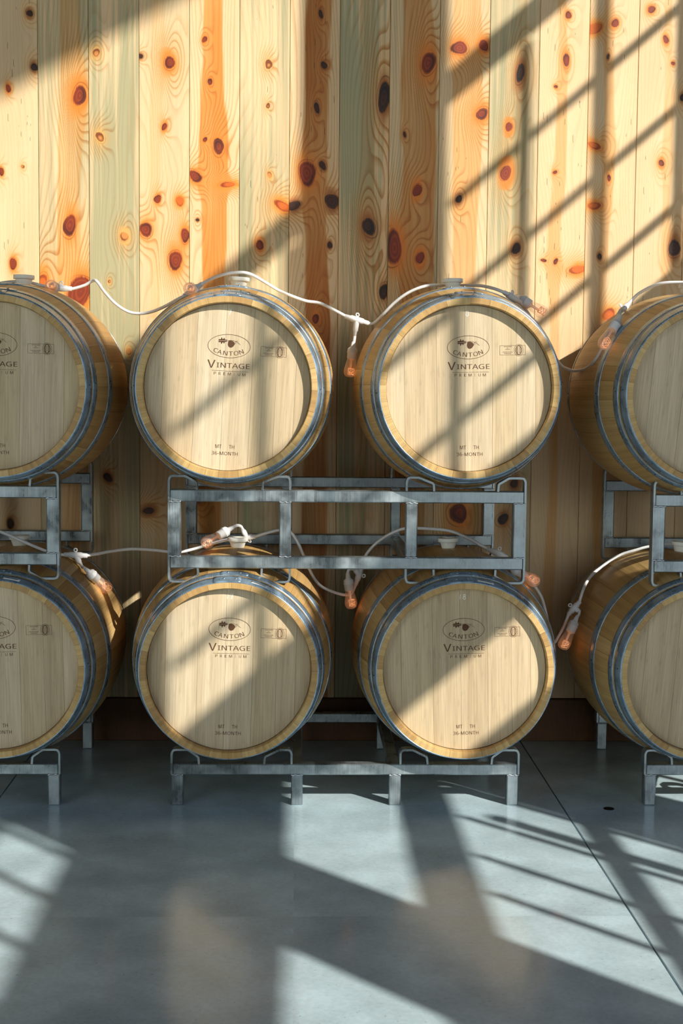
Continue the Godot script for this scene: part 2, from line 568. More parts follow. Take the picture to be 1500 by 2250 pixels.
		for y in range(maxi(0, int(ky - 2.6 * ry)), mini(h, int(ky + 2.6 * ry))):
			for x in range(maxi(int(kb * bpx) + 1, int(kx - 2.6 * rx)), mini(int((kb + 1) * bpx), int(kx + 2.6 * rx))):
				var ex: float = (x - kx) / rx
				var ey: float = (y - ky) / ry + lean * ex
				var i := y * w + x
				var wob := (mott[i] - 128) / 128.0
				var wob2 := (warp[i] - 128) / 128.0
				var ang := atan2(ey, ex)
				var t := sqrt(ex * ex + ey * ey) * (1.0 + 0.22 * wob + 0.3 * wob2 + 0.09 * sin(ang * 2.0 + kn[0] * 40.0) + 0.05 * sin(ang * 3.0 + kn[1] * 60.0))
				if t > 2.4:
					continue
				var col := Color(data[i * 3] / 255.0, data[i * 3 + 1] / 255.0, data[i * 3 + 2] / 255.0)
				var th := sqrt(ex * ex + ey * ey * 0.55) * (1.0 + 0.35 * wob)
				col = col.lerp(halo, clampf((2.1 - th) / 1.2, 0.0, 1.0) ** 2 * 0.8)
				col = col.lerp(rim, 0.45 * clampf(1.0 - absf(t - 1.28 - 0.3 * wob) / 0.07, 0.0, 1.0) * clampf(0.5 + sin(ang + kn[1] * 20.0), 0.0, 1.0))
				var gr := (grain[i] - 128) / 128.0
				var edge := clampf((1.08 + 0.10 * gr - t) / 0.20, 0.0, 1.0)
				var inner := core.lerp(rim, clampf((t - 0.50 + 0.6 * wob + 0.25 * sin(ang + kn[0] * 30.0)) / 0.5, 0.0, 1.0)).lerp(halo, 0.22 * clampf(sin(t * 16.0 + wob * 5.0), 0.0, 1.0))
				col = col.lerp(inner, edge)
				data[i * 3] = int(col.r * 255)
				data[i * 3 + 1] = int(col.g * 255)
				data[i * 3 + 2] = int(col.b * 255)
	# short dark pitch marks along the grain
	for n in 130:
		var bi: int = [0, 0, 0, 11, 11, 11, 11, 12, 6, 6, 5, 13, 9][rng.randi_range(0, 12)]
		var px := int((bi + rng.randf_range(0.08, 0.92)) * bpx)
		var py := int(rng.randf_range(0.02, 0.42) * h)
		var ln := rng.randi_range(2, 22)
		for k in ln:
			var i := (mini(py + k, h - 1) * w + px + int(k * 0.06)) * 3
			var f := 0.45 if k > 1 and k < ln - 2 else 0.75
			for ch in 3:
				data[i + ch] = int(data[i + ch] * f)
	return texture_of(data, w, h)


# ------------------------------------------------------------------ the room
func struct(n: String, mesh: Mesh, m: Material) -> MeshInstance3D:
	var o := node(n, mesh, m, self)
	o.set_meta("kind", "structure")
	return o


func slab(lo: Vector3, hi: Vector3) -> ArrayMesh:
	var st := begin()
	box(st, lo, hi)
	return done(st)


func build_room():
	# floor: a bed, slabs with sawn joints between them
	var bed := struct("floor", slab(Vector3(-6, -0.3, -0.2), Vector3(RX + RT, -0.012, 6.7)), M.joint_filler)
	var cuts := [-6.0, -4.54, -2.745, -0.944, 0.851, 2.646, RX + 0.01]
	for i in cuts.size() - 1:
		var st := begin()
		box(st, Vector3(cuts[i] + 0.0022, -0.1, -0.1), Vector3(cuts[i + 1] - 0.0022, 0.0, 6.7), 0.0012)
		node("concrete_slab", done(st), M.concrete, bed)
	var hole := begin()
	lathe(hole, PackedVector2Array([Vector2(0.017, -0.005), Vector2(0.017, 0.0012), Vector2(0.014, 0.002), Vector2(0.0, 0.002)]), 20, Transform3D(Basis(), Vector3(0.994, 0, 0.892)))
	node("anchor_plug", done(hole), M.nail, bed)
	# back wall: backing, pine boards, baseboard
	var wall := struct("wall_back", slab(Vector3(-6, 0, -0.16), Vector3(RX + RT, 7.4, -0.019)), M.wall_backing)
	for k in range(-27, 22):
		var x0 := BX + k * BW
		var x1 := x0 + BW
		if x1 < -6.0 or x0 > RX:
			continue
		var st := begin()
		var off := (rng.randf() - 0.5) * 0.001
		var lo := Vector3(maxf(x0, -6.0) + 0.0006, 0.162, -0.018)
		var hi := Vector3(minf(x1, RX) - 0.0006, 7.4, off)
		box(st, lo, hi, 0.0018)
		var me := done(st)
		# texture coordinates from the board's place on the wall
		var mdt := MeshDataTool.new()
		mdt.create_from_surface(me, 0)
		for v in mdt.get_vertex_count():
			var p := mdt.get_vertex(v)
			var vv := (2.8 - p.y) / 2.8
			if k < 0 or k > 13:
				vv += 0.37 * k
			mdt.set_vertex_uv(v, Vector2((p.x - BX) / (14.0 * BW), vv))
		me.clear_surfaces()
		mdt.commit_to_surface(me)
		node("pine_board", me, M.pine_boards, wall)
	var bb := base("baseboard_back")
	bb.set_meta("kind", "structure")
	var bcuts := [-6.0, -3.2, -0.9, 1.9, RX]
	for i in bcuts.size() - 1:
		var st := begin()
		box(st, Vector3(bcuts[i] + 0.0005, 0.0, -0.019), Vector3(bcuts[i + 1] - 0.0005, 0.160, 0.012), 0.003)
		node("board", done(st), M.baseboard_wood, bb)
	# window wall on the right: bays between piers, each a glazed door, a transom, a tall window and a raked clerestory
	var bays := [[-1.98, -0.63], [0.0, 1.375], [2.038, 3.41]]
	var st := begin()
	var zs := -0.16
	var zoff := SUN_RUN * RX
	var yoff := SUN_FALL * RX
	var gz := SUN_RUN * RT
	var gy := SUN_FALL * RT
	var x1 := RX + RT
	for bay in bays:
		var z0: float = bay[0] + zoff
		var z1: float = bay[1] + zoff + gz
		box(st, Vector3(RX, 0, zs), Vector3(x1, 7.4, z0))
		var y := 0.0
		for gap in [[-2.30, -0.44], [-0.28, 0.012], [0.565, 1.87]]:
			box(st, Vector3(RX, y, z0), Vector3(x1, gap[0] + yoff, z1))
			y = gap[1] + yoff + gy
		box(st, Vector3(RX, y, z0), Vector3(x1, 2.0 + yoff, z1))
		# the raked head of the clerestory
		var ya: float = 3.076 + 0.29 * (bay[0] - 0.487) + yoff + gy + 0.6
		var yb: float = 3.076 + 0.29 * (bay[1] - 0.487) + yoff + gy + 0.6
		var a := Vector3(RX, ya, z0)
		var b := Vector3(RX, yb, z1)
		var c := Vector3(RX, 7.4, z1)
		var d := Vector3(RX, 7.4, z0)
		var t := Vector3(RT, 0, 0)
		quad(st, a, b, c, d)
		quad(st, d + t, c + t, b + t, a + t)
		quad(st, a, a + t, b + t, b)
		zs = z1
	box(st, Vector3(RX, 0, zs), Vector3(x1, 7.4, 6.7))
	struct("wall_right", done(st), M.room_light)
	# the roof reaches out over the windows; its raked edge throws the slanting shade across the top of the wall
	var ox := RX + 1.6
	var e0 := 3.076 + 0.29 * (-3.0 - SUN_RUN * ox - 0.487) + SUN_FALL * ox
	var e1 := 3.076 + 0.29 * (9.0 - SUN_RUN * ox - 0.487) + SUN_FALL * ox
	st = begin()
	var p := [Vector3(x1, e0, -3), Vector3(ox, e0, -3), Vector3(ox, e1, 9), Vector3(x1, e1, 9)]
	var up := Vector3(0, 0.2, 0)
	quad(st, p[0], p[1], p[2], p[3])
	quad(st, p[3] + up, p[2] + up, p[1] + up, p[0] + up)
	for i in 4:
		quad(st, p[(i + 1) % 4], p[i], p[i] + up, p[(i + 1) % 4] + up)
	struct("trim_3", done(st), M.room_dark)
	var n := 1
	for bay in bays:
		var z0: float = bay[0] + zoff
		var z1: float = bay[1] + zoff
		var win := base("window_%d" % n)
		win.set_meta("kind", "structure")
		for y in [0.80, 1.16, 1.52]:
			bar(win, "glazing_bar", Vector3(RX + 0.005, y + yoff - 0.014, z0), Vector3(RX + 0.03, y + yoff + 0.014, z1))
		for u in ([0.05, 0.394, 0.765, 1.073] if n == 2 else [0.07, 0.40, 0.73, 1.05] if n != 1 else [0.39, 0.73, 1.05]):
			var wide := 0.024 if n == 1 and u == 0.73 else 0.016
			bar(win, "glazing_bar", Vector3(RX + 0.005, 0.565 + yoff, z0 + u - wide), Vector3(RX + 0.03, 1.87 + yoff, z0 + u + wide))
		var dr := base("door_%d" % n)
		dr.set_meta("kind", "structure")
		for u in ([0.05, 0.394, 0.765, 1.073] if n == 2 else [0.07, 0.40, 0.73, 1.05]):
			bar(dr, "glazing_bar", Vector3(RX + 0.005, 0.15, z0 + u - 0.013), Vector3(RX + 0.03, 2.01, z0 + u + 0.013))
		for v in [-0.78, -1.4]:
			bar(dr, "glazing_bar", Vector3(RX + 0.005, v + yoff - 0.03, z0), Vector3(RX + 0.03, v + yoff + 0.03, z1))
		if n == 2:
			bar(dr, "pull_handle", Vector3(RX - 0.06, 0.9, z0 + 0.205), Vector3(RX - 0.02, 1.88, z0 + 0.25))
		n += 1
	# the rest of the room, behind the camera and to the left
	struct("wall_left", slab(Vector3(-6.15, 0, -0.16), Vector3(-6.0, 7.4, 6.7)), M.room_light)
	struct("ceiling", slab(Vector3(-6.15, 7.4, -0.16), Vector3(x1, 7.55, 6.85)), M.room_dark)
	st = begin()
	var xs := -6.15
	for op in [[-5.8, -2.6], [1.1, 2.7]]:
		box(st, Vector3(xs, 0, 6.7), Vector3(op[0], 7.4, 6.85))
		box(st, Vector3(op[0], 3.7, 6.7), Vector3(op[1], 7.4, 6.85))
		xs = op[1]
	box(st, Vector3(xs, 0, 6.7), Vector3(x1, 7.4, 6.85))
	struct("wall_front", done(st), M.room_light)
	struct("trim_1", slab(Vector3(-40, -0.5, 6.85), Vector3(40, -0.05, 60)), M.outdoor_paving)
	struct("trim_2", slab(Vector3(x1, -0.5, -20), Vector3(40, -0.05, 6.85)), M.outdoor_paving)
	struct("wall_outside", slab(Vector3(6.3, -0.06, -14), Vector3(7.3, 2.4, 30)), M.room_dark)      # the low building across the lane; the sun stands above it


func bar(parent: Node3D, n: String, lo: Vector3, hi: Vector3):
	var st := begin()
	box(st, lo, hi, 0.002)
	node(n, done(st), M.window_metal, parent)


# ------------------------------------------------------------------ racks
const Z_FRONT := 0.855            # front face of the racks
const Z_REAR := 0.137             # front face of the rear frame

# x runs from the left end; y from the floor (lower rack) or from the underside of the lower rail (upper rack)
func make_rack(n: String, width: float, upper: bool) -> Node3D:
	var o := base(n)
	var hgt := 0.2464 if upper else 0.133
	var rail_b := hgt - (0.038 if upper else 0.035)
	var rail_h := hgt - rail_b
	var t := 0.0065
	var mid := [width - 0.3775, 0.345] if not upper else [0.3827, width - 0.340]      # outer edges of the two inner uprights
	if not upper:
		mid = [0.4165, width - 0.377]
	for z1 in [Z_FRONT, Z_REAR]:
		var z0: float = z1 - TUBE
		var st := begin()
		box(st, Vector3(t, rail_b, z0), Vector3(width - t, hgt, z1), 0.003)
		node("rail", done(st), M.rack_steel, o)
		if upper:
			st = begin()
			box(st, Vector3(t, 0, z0), Vector3(width - t, 0.038, z1), 0.003)
			node("rail", done(st), M.rack_steel, o)
		var low := 0.038 if upper else 0.0
		for x in [t * 0.4, mid[0] - TUBE, mid[1] - TUBE, width - t * 0.4 - TUBE]:
			st = begin()
			box(st, Vector3(x, low, z0), Vector3(x + TUBE, rail_b, z1), 0.003)
			node("upright", done(st), M.rack_steel, o)
			# weld beads at the joints
			for y in ([rail_b, low] if upper else [rail_b]):
				st = begin(true)
				var pts := PackedVector3Array()
				for k in 7:
					pts.append(Vector3(x + TUBE * k / 6.0, y + 0.0012 * sin(k * 2.3 + x * 40.0), z1 + 0.0002))
				tube(st, pts, 0.0021, 6, 3)
				node("weld_bead", done(st), M.weld, o)
		# saddles: bent flat bar
		var a := hgt + 0.024
		var top := hgt + (0.0445 if upper else 0.048)
		var end_low := -0.0415 if upper else rail_b + 0.002
		for side in [0, 1]:
			var pts := PackedVector2Array()
			if upper:
				pts.append_array([Vector2(0.093, 0.0), Vector2(0.094, -0.018), Vector2(0.091, -0.0225), Vector2(0.058, -0.041), Vector2(0.052, -0.042), Vector2(0.0165, -0.042), Vector2(0.008, -0.0395), Vector2(0.0045, -0.033), Vector2(0.0033, -0.025)])
			else:
				pts.append(Vector2(0.0033, end_low))
			pts.append_array([Vector2(0.0033, top - 0.017), Vector2(0.0055, top - 0.0095), Vector2(0.0095, top - 0.0045), Vector2(0.017, top - 0.003), Vector2(0.052, top - 0.003), Vector2(0.058, top - 0.005), Vector2(0.0845, a), Vector2(0.0875, a - 0.004), Vector2(0.0895, hgt - 0.001)])
			st = begin()
			strap(st, mirrored(pts, side == 1, width), t, z0, z1)
			node("saddle_strap", done(st), M.rack_steel, o)
		var inner := [[0.2915, 0.3827], [0.7385, 0.830]] if upper else [[0.2875, 0.384], [0.722, 0.816]]
		for side in [0, 1]:
			var x_out: float = inner[side][1] if side == 0 else inner[side][0]
			var s := -1.0 if side == 0 else 1.0
			var pts := PackedVector2Array([Vector2(x_out - s * 0.0033 * -1.0, hgt - 0.001)])
			for q in [Vector2(0.0033, top - 0.017), Vector2(0.0055, top - 0.0095), Vector2(0.0095, top - 0.0045), Vector2(0.017, top - 0.003), Vector2(0.0400, top - 0.003), Vector2(0.0465, top - 0.005), Vector2(0.0845, a), Vector2(0.0875, a - 0.004), Vector2(0.0895, hgt - 0.001)]:
				pts.append(Vector2(x_out + s * q.x, q.y))
			st = begin()
			strap(st, pts, t, z0, z1)
			node("saddle_strap", done(st), M.rack_steel, o)
			if upper:
				pts = PackedVector2Array()
				for q in [Vector2(0.0033, 0.001), Vector2(0.0033, -0.025), Vector2(0.0045, -0.033), Vector2(0.008, -0.0395), Vector2(0.0165, -0.042), Vector2(0.052, -0.042), Vector2(0.058, -0.041), Vector2(0.0885, -0.0225), Vector2(0.0915, -0.018), Vector2(0.0905, 0.0)]:
					pts.append(Vector2(x_out + s * q.x, q.y))
				st = begin()
				strap(st, pts, t, z0, z1)
				node("saddle_strap", done(st), M.rack_steel, o)
	# tubes from the front frame to the rear frame
	for x in [mid[0] - TUBE, mid[1] - TUBE]:
		var st := begin()
		var y0 := 0.0 if upper else rail_b
		box(st, Vector3(x + 0.001, y0 + 0.001, Z_REAR - 0.002), Vector3(x + TUBE - 0.001, y0 + 0.034, Z_FRONT - TUBE + 0.002), 0.003)
		node("cross_tube", done(st), M.rack_steel, o)
	return o


func mirrored(p: PackedVector2Array, flip: bool, width: float) -> PackedVector2Array:
	if not flip:
		return p
	var q := PackedVector2Array()
	for v in p:
		q.append(Vector2(width - v.x, v.y))
	return q


func again(o: Node3D, n: String) -> Node3D:
	var c: Node3D = o.duplicate()
	c.name = numbered(n)
	add_child(c)
	return c


func build_racks():
	var g := "upper barrel racks"
	var r := make_rack("barrel_rack", 1.117, true)
	r.position = Vector3(-0.398, 0.7536, 0)
	tag(r, "galvanised steel rack between the two centre lower barrels and the two above", "rack", g)
	var c := again(r, "barrel_rack")
	c.position = Vector3(-0.7335 - 1.117, 0.7610, 0)
	tag(c, "raised steel rack at the left edge, only its right end showing between two barrels", "rack", g)
	c = again(r, "barrel_rack")
	c.position = Vector3(1.1185, 0.7480, 0)
	tag(c, "raised steel rack at the right edge, only its left end showing between two barrels", "rack", g)
	g = "low racks on the floor"
	r = make_rack("barrel_rack", 1.104, false)
	r.position = Vector3(-0.39, 0, 0)
	tag(r, "low galvanised steel rack standing on the floor under the two centre barrels", "rack", g)
	c = again(r, "barrel_rack")
	c.position = Vector3(-0.7345 - 1.104, 0, 0)
	tag(c, "low galvanised steel rack on the floor at the left edge, only its right leg showing", "rack", g)
	c = again(r, "barrel_rack")
	c.position = Vector3(1.112, 0, 0)
	tag(c, "low galvanised steel rack on the floor at the right edge, only its left leg showing", "rack", g)


# ------------------------------------------------------------------ barrels
func radius(z: float) -> float:
	return RB - 0.0025 - (RB - RH) * pow(absf(z) / HL, 2.0)


func hoop_loop(z0: float, z1: float, lift: float) -> PackedVector2Array:
	var p := PackedVector2Array()
	var n := 4
	for k in n + 1:
		var z := lerpf(z0, z1, float(k) / n)
		p.append(Vector2(radius(z) + lift + 0.0018, z))
	for k in n + 1:
		var z := lerpf(z1, z0, float(k) / n)
		p.append(Vector2(radius(z) + lift - 0.002, z))
	return p


func make_barrel(n: String) -> Node3D:
	var o := base(n)
	# staves
	var a := 0.02
	var count := 30
	var widths := []
	var total := 0.0
	for i in count:
		var wd := rng.randf_range(0.7, 1.3)
		widths.append(wd)
		total += wd
	for i in count:
		var span: float = widths[i] / total * TAU
		var loop := PackedVector2Array()
		var m := 14
		for k in m + 1:
			var z := lerpf(-HL + 0.001, HL - 0.001, float(k) / m)
			loop.append(Vector2(radius(z), z))
		for q in [Vector2(RH - 0.0045, HL), Vector2(RH - 0.0205, HL), Vector2(RH - 0.0225, HL - 0.004), Vector2(RH - 0.0235, HL - 0.028), Vector2(RH - 0.0185, HL - 0.032), Vector2(RH - 0.0185, HL - 0.06), Vector2(RB - 0.03, 0.15), Vector2(RB - 0.03, -0.15), Vector2(RH - 0.0185, -HL + 0.06), Vector2(RH - 0.0235, -HL + 0.03), Vector2(RH - 0.0205, -HL), Vector2(RH - 0.0045, -HL)]:
			loop.append(q)
		var st := begin()
		sector(st, loop, a + 0.0010, a + span - 0.0010, 3, true, Vector2(3.2, 0.55), Vector2(rng.randf(), 0.1 + 0.3 * rng.randf()))
		node("stave", done(st), M["stave_oak_%d" % rng.randi_range(0, 4)], o)
		a += span
	# heads
	for side in [1.0, -1.0]:
		var zf: float = side * (HL - 0.030)
		var rd := 0.2518
		var edges := [-rd, -0.196, -0.098, -0.012, 0.072, 0.146, 0.205, rd] if side > 0 else [-rd, -0.15, -0.05, 0.06, 0.16, rd]
		for i in edges.size() - 1:
			var st := begin()
			var x0: float = edges[i] + 0.0003
			var x1: float = edges[i + 1] - 0.0003
			var off := Vector2(rng.randf() + 0.6, 0.32 + 0.36 * rng.randf())
			var zb: float = zf - side * 0.022
			var m := 16
			for k in m:
				var xa := lerpf(x0, x1, float(k) / m)
				var xb := lerpf(x0, x1, float(k + 1) / m)
				var ha := sqrt(maxf(0.0, rd * rd - xa * xa))
				var hb := sqrt(maxf(0.0, rd * rd - xb * xb))
				var p := [Vector3(xa, -ha, zf), Vector3(xb, -hb, zf), Vector3(xb, hb, zf), Vector3(xa, ha, zf)]
				var u := []
				for v in p:
					u.append(Vector2(v.x, v.y) * Vector2(1.9, 1.15) + off)
				if side > 0:
					quad(st, p[0], p[1], p[2], p[3], u[0], u[1], u[2], u[3])
				else:
					quad(st, p[3], p[2], p[1], p[0], u[3], u[2], u[1], u[0])
				var back := Vector3(0, 0, zb - zf)
				if side > 0:
					quad(st, p[3], p[2], p[2] + back, p[3] + back)
					quad(st, p[1], p[0], p[0] + back, p[1] + back)
					quad(st, p[3] + back, p[2] + back, p[1] + back, p[0] + back)
				else:
					quad(st, p[2], p[3], p[3] + back, p[2] + back)
					quad(st, p[0], p[1], p[1] + back, p[0] + back)
					quad(st, p[0] + back, p[1] + back, p[2] + back, p[3] + back)
			for x in [x0, x1]:
				var hh := sqrt(maxf(0.0, rd * rd - x * x))
				quad(st, Vector3(x, -hh, zf), Vector3(x, hh, zf), Vector3(x, hh, zb), Vector3(x, -hh, zb))
			node("head_board", done(st), M["head_oak_%d" % [0, 1, 2, 0, 4, 1, 3][i]], o)
	# hoops with their lap, rivets and nails
	var rv := SphereMesh.new()
	rv.radius = 0.0042
	rv.height = 0.006
	rv.radial_segments = 12
	rv.rings = 6
	var nl := SphereMesh.new()
	nl.radius = 0.0024
	nl.height = 0.0036
	nl.radial_segments = 8
	nl.rings = 4
	for side in [1.0, -1.0]:
		var which := 0
		for zz in [[0.4595, 0.415], [0.402, 0.370], [0.252, 0.208]]:
			var z0: float = minf(side * zz[0], side * zz[1])
			var z1: float = maxf(side * zz[0], side * zz[1])
			var st := begin(true)
			sector(st, hoop_loop(z0, z1, 0.0), 0.0, TAU, 96, false)
			var lap0: float = deg_to_rad([84.0, 80.0, 83.0][which])
			sector(st, hoop_loop(z0 + 0.001, z1 - 0.001, 0.0022), lap0, lap0 + deg_to_rad(17.0), 8, true)
			var hp := node("hoop", done(st), M.hoop_steel, o)
			var zm := (z0 + z1) * 0.5
			for ang in [87.0, 94.5]:
				var an := deg_to_rad(ang + [0.0, -2.0, 1.0][which])
				var rn := node("rivet", rv, M.rivet, hp)
				var dir := Vector3(cos(an), sin(an), 0)
				rn.transform = along(dir * (radius(zm) + 0.0038) + Vector3(0, 0, zm), dir)
			for ang in [182.0, 2.0, 240.0, 300.0]:
				var an := deg_to_rad(ang + which * 1.2)
				var nn := node("nail", nl, M.nail, hp)
				var dir := Vector3(cos(an), sin(an), 0)
				nn.transform = along(dir * (radius(zm) + 0.0016) + Vector3(0, 0, zm), dir)
			which += 1
	# bung
	var bs := begin(true)
	lathe(bs, PackedVector2Array([Vector2(0.019, RB - 0.012), Vector2(0.0275, RB + 0.015), Vector2(0.0277, RB + 0.0165), Vector2(0.0335, RB + 0.0170), Vector2(0.0345, RB + 0.0185), Vector2(0.0345, RB + 0.0285), Vector2(0.0335, RB + 0.0300), Vector2(0.0200, RB + 0.0305), Vector2(0.0185, RB + 0.0280), Vector2(0.0, RB + 0.0280)]), 32)
	node("bung", done(bs), M.bung_silicone, o)
	# marks burnt into the head
	var zp := HL - 0.030 + 0.0002
	node("brand_mark", brand_mark(zp), M.brand_ink, o)
	node("certificate_stamp", certificate(zp), M.brand_ink, o)
	var ms := begin()
	text(ms, "MT", Vector3(-0.0186, -0.185, zp), 0.0112, 0.0186, true)
	text(ms, "TH", Vector3(0.0216, -0.185, zp), 0.0112, 0.0165, true)
	text(ms, "36-MONTH", Vector3(0.0015, -0.2055, zp), 0.0105, 0.079, true)
	node("month_stamp", ms.commit(), M.brand_ink, o)
	return o


# flat lettering of cap height h and width w, centred on `at`, baseline at at.y
func text(st: SurfaceTool, s: String, at: Vector3, h: float, w: float, thin := false, turn := 0.0, serif := false):
	var tm := TextMesh.new()
	var f := SystemFont.new()
	f.font_names = PackedStringArray(["Droid Serif" if serif else "Droid Sans"])
	tm.font = f
	tm.font_size = 64
	tm.pixel_size = 0.01
	tm.depth = 0.02
	tm.text = s
	tm.curve_step = 1.0
	var ar := tm.get_mesh_arrays()
	var vs: PackedVector3Array = ar[Mesh.ARRAY_VERTEX]
	var lo := Vector3(1e9, 1e9, 1e9)
	var hi := -lo
	for v in vs:
		lo = lo.min(v)
		hi = hi.max(v)
	var sx := w / (hi.x - lo.x)
	var sy := h / (hi.y - lo.y)
	var xf := Transform3D(Basis(Vector3(0, 0, 1), turn), at) * Transform3D(Basis().scaled(Vector3(sx, sy, 0.015)), Vector3(-(lo.x + hi.x) * 0.5 * sx, -lo.y * sy, 0))
	var ix: PackedInt32Array = ar[Mesh.ARRAY_INDEX] if ar[Mesh.ARRAY_INDEX] != null else PackedInt32Array(range(vs.size()))
	var ns: PackedVector3Array = ar[Mesh.ARRAY_NORMAL]
	st.set_smooth_group(-1)
	for i in ix:
		if ns[i].z < -0.5:                              # the hidden back is left out
			continue
		st.set_normal((xf.basis.orthonormalized() * ns[i]).normalized())
		st.set_uv(Vector2.ZERO)
		st.add_vertex(xf * vs[i])


# a flat line of width w through points in the plane z = at.z
func stroke(st: SurfaceTool, pts: PackedVector2Array, z: float, w: float):
	st.set_normal(Vector3(0, 0, 1))
	strap(st, pts, w, z - 0.0004, z + 0.0003)


func flat(st: SurfaceTool, poly: PackedVector2Array, z: float):
	st.set_normal(Vector3(0, 0, 1))
	st.set_smooth_group(-1)
	var idx := Geometry2D.triangulate_polygon(poly)
	for k in range(0, idx.size(), 3):
		var a := poly[idx[k]]
		var b := poly[idx[k + 1]]
		var c := poly[idx[k + 2]]
		if (b - a).cross(c - a) < 0:
			var t := b
			b = c
			c = t
		tri(st, Vector3(a.x, a.y, z), Vector3(b.x, b.y, z), Vector3(c.x, c.y, z))


func oval(c: Vector2, rx: float, ry: float, n: int, a0 := 0.0, a1 := TAU) -> PackedVector2Array:
	var p := PackedVector2Array()
	for k in n + 1:
		var a := lerpf(a0, a1, float(k) / n)
		p.append(c + Vector2(cos(a) * rx, sin(a) * ry))
	return p


func brand_mark(z: float) -> ArrayMesh:
	var st := begin()
	var c := Vector2(-0.001, 0.1247)
	stroke(st, oval(c, 0.0640, 0.0350, 72), z, 0.0013)
	# oak leaf: a lobed outline along a midrib, drawn as two halves
	for side in [1.0, -1.0]:
		var leaf := PackedVector2Array()
		var n := 40
		for k in n + 1:
			var t := float(k) / n
			var lobe := 0.0088 * sin(PI * pow(t, 0.75)) * (0.70 + 0.42 * sin(t * TAU * 3.6)) + 0.0004
			leaf.append(Vector2(-0.0330 + 0.0275 * t, 0.0148 + 0.0012 * t + side * (lobe + 0.0004)))
		leaf.append(Vector2(-0.0055, 0.0160 + side * 0.0004))
		leaf.append(Vector2(-0.0330, 0.0148 + side * 0.0004))
		var moved := PackedVector2Array()
		for v in leaf:
			moved.append(c + v)
		flat(st, moved, z)
	# acorn: cup and nut with a narrow gap between them
	var nut := PackedVector2Array()
	for k in 25:
		var t := float(k) / 24
		var a := lerpf(-0.15, PI + 0.15, t)
		nut.append(Vector2(cos(a) * 0.0100, -sin(a) * 0.0105 * (1.0 + 0.15 * sin(a))))
	var cup := PackedVector2Array()
	for k in 25:
		var a := lerpf(-0.1, PI + 0.1, float(k) / 24)
		cup.append(Vector2(cos(a) * 0.0112, 0.0022 + sin(a) * 0.0072))
	for shape in [nut, cup]:
		var moved := PackedVector2Array()
		for v in shape:
			moved.append(c + Vector2(0.0058, 0.0075) + v.rotated(-0.35))
		flat(st, moved, z)
	# twig and tendril
	var twig := PackedVector2Array()
	for k in 15:
		var t := float(k) / 14
		twig.append(c + Vector2(-0.0055 + 0.0395 * t, 0.0162 + 0.0035 * sin(PI * t * 0.9) - 0.0115 * t * t))
	stroke(st, twig, z, 0.0009)
	stroke(st, oval(c + Vector2(0.0225, 0.0125), 0.0040, 0.0040, 14, 0.6, 4.4), z, 0.0008)
	# the name on the lower curve of the oval
	var letters := ["C", "A", "N", "T", "O", "N"]
	var lx := [-0.0425, -0.0290, -0.0110, 0.0065, 0.0235, 0.0400]
	var lw := [0.0125, 0.0135, 0.0130, 0.0125, 0.0140, 0.0130]
	for i in 6:
		var x: float = lx[i]
		var yy := -0.0285 * sqrt(maxf(0.0, 1.0 - (x / 0.0600) * (x / 0.0600)))
		var slope := x * 0.0285 / (0.0600 * 0.0600) / sqrt(maxf(0.15, 1.0 - (x / 0.0600) * (x / 0.0600)))
		text(st, letters[i], Vector3(c.x + x, c.y + yy, z), 0.0128, lw[i], true, atan(slope))
	# second line, big V and small capitals
	text(st, "V", Vector3(-0.0520, 0.0570, z), 0.0240, 0.0245)
	text(st, "INTAGE", Vector3(0.0140, 0.0590, z), 0.0148, 0.1000)
	stroke(st, PackedVector2Array([Vector2(-0.0500, 0.0495), Vector2(0.0620, 0.0495)]), z, 0.0008)
	var word := "PREMIUM"
	for i in 7:
		var ch := word[i]
		text(st, ch, Vector3(-0.0400 + 0.0146 * i, 0.0368, z), 0.0084, 0.0018 if ch == "I" else 0.0095 if ch == "M" else 0.0066)
	return st.commit()


func certificate(z: float) -> ArrayMesh:
	var st := begin()
	var c := Vector2(0.1345, 0.1150)
	var w := 0.0390
	var h := 0.0142
	stroke(st, PackedVector2Array([c + Vector2(-w, h), c + Vector2(w, h)]), z, 0.0007)
	stroke(st, PackedVector2Array([c + Vector2(-w, -h), c + Vector2(w, -h)]), z, 0.0007)
	stroke(st, PackedVector2Array([c + Vector2(-w, -h), c + Vector2(-w, h)]), z, 0.0007)
	stroke(st, PackedVector2Array([c + Vector2(w, -h), c + Vector2(w, h)]), z, 0.0007)
	# lines of print too small to read: short dashes
	var lines := [[-0.0155, 0.0108, 9], [-0.0155, 0.0062, 2], [-0.0155, 0.0022, 5], [-0.0155, -0.0055, 11], [-0.0155, -0.0100, 8]]
	for l in lines:
		var count: int = l[2]
		for k in count:
			var x: float = c.x + l[0] + (k - (count - 1) * 0.5) * 0.0027
			var y: float = c.y + l[1]
			box(st, Vector3(x - 0.0010, y - 0.0008, z - 0.0003), Vector3(x + 0.0010 - 0.0005 * (k % 2), y + 0.0009, z + 0.0001))
	# oval seal with a ring of marks and a branching tree
	var e := c + Vector2(0.0185, 0.0)
	stroke(st, oval(e, 0.0138, 0.0180, 40), z, 0.0007)
	stroke(st, oval(e, 0.0084, 0.0130, 40), z, 0.0018)
	for k in 18:
		var a := TAU * k / 18.0
		var q := e + Vector2(cos(a) * 0.0112, sin(a) * 0.0155)
		box(st, Vector3(q.x - 0.0007, q.y - 0.0009, z - 0.0003), Vector3(q.x + 0.0007, q.y + 0.0009, z + 0.0001))
	for k in 5:
		var y := e.y - 0.0085 + 0.0040 * k
		for s in [-1.0, 1.0]:
			stroke(st, PackedVector2Array([Vector2(e.x + s * 0.0012, y - 0.001), Vector2(e.x + s * 0.0060, y + 0.0022)]), z, 0.0016)
	return st.commit()


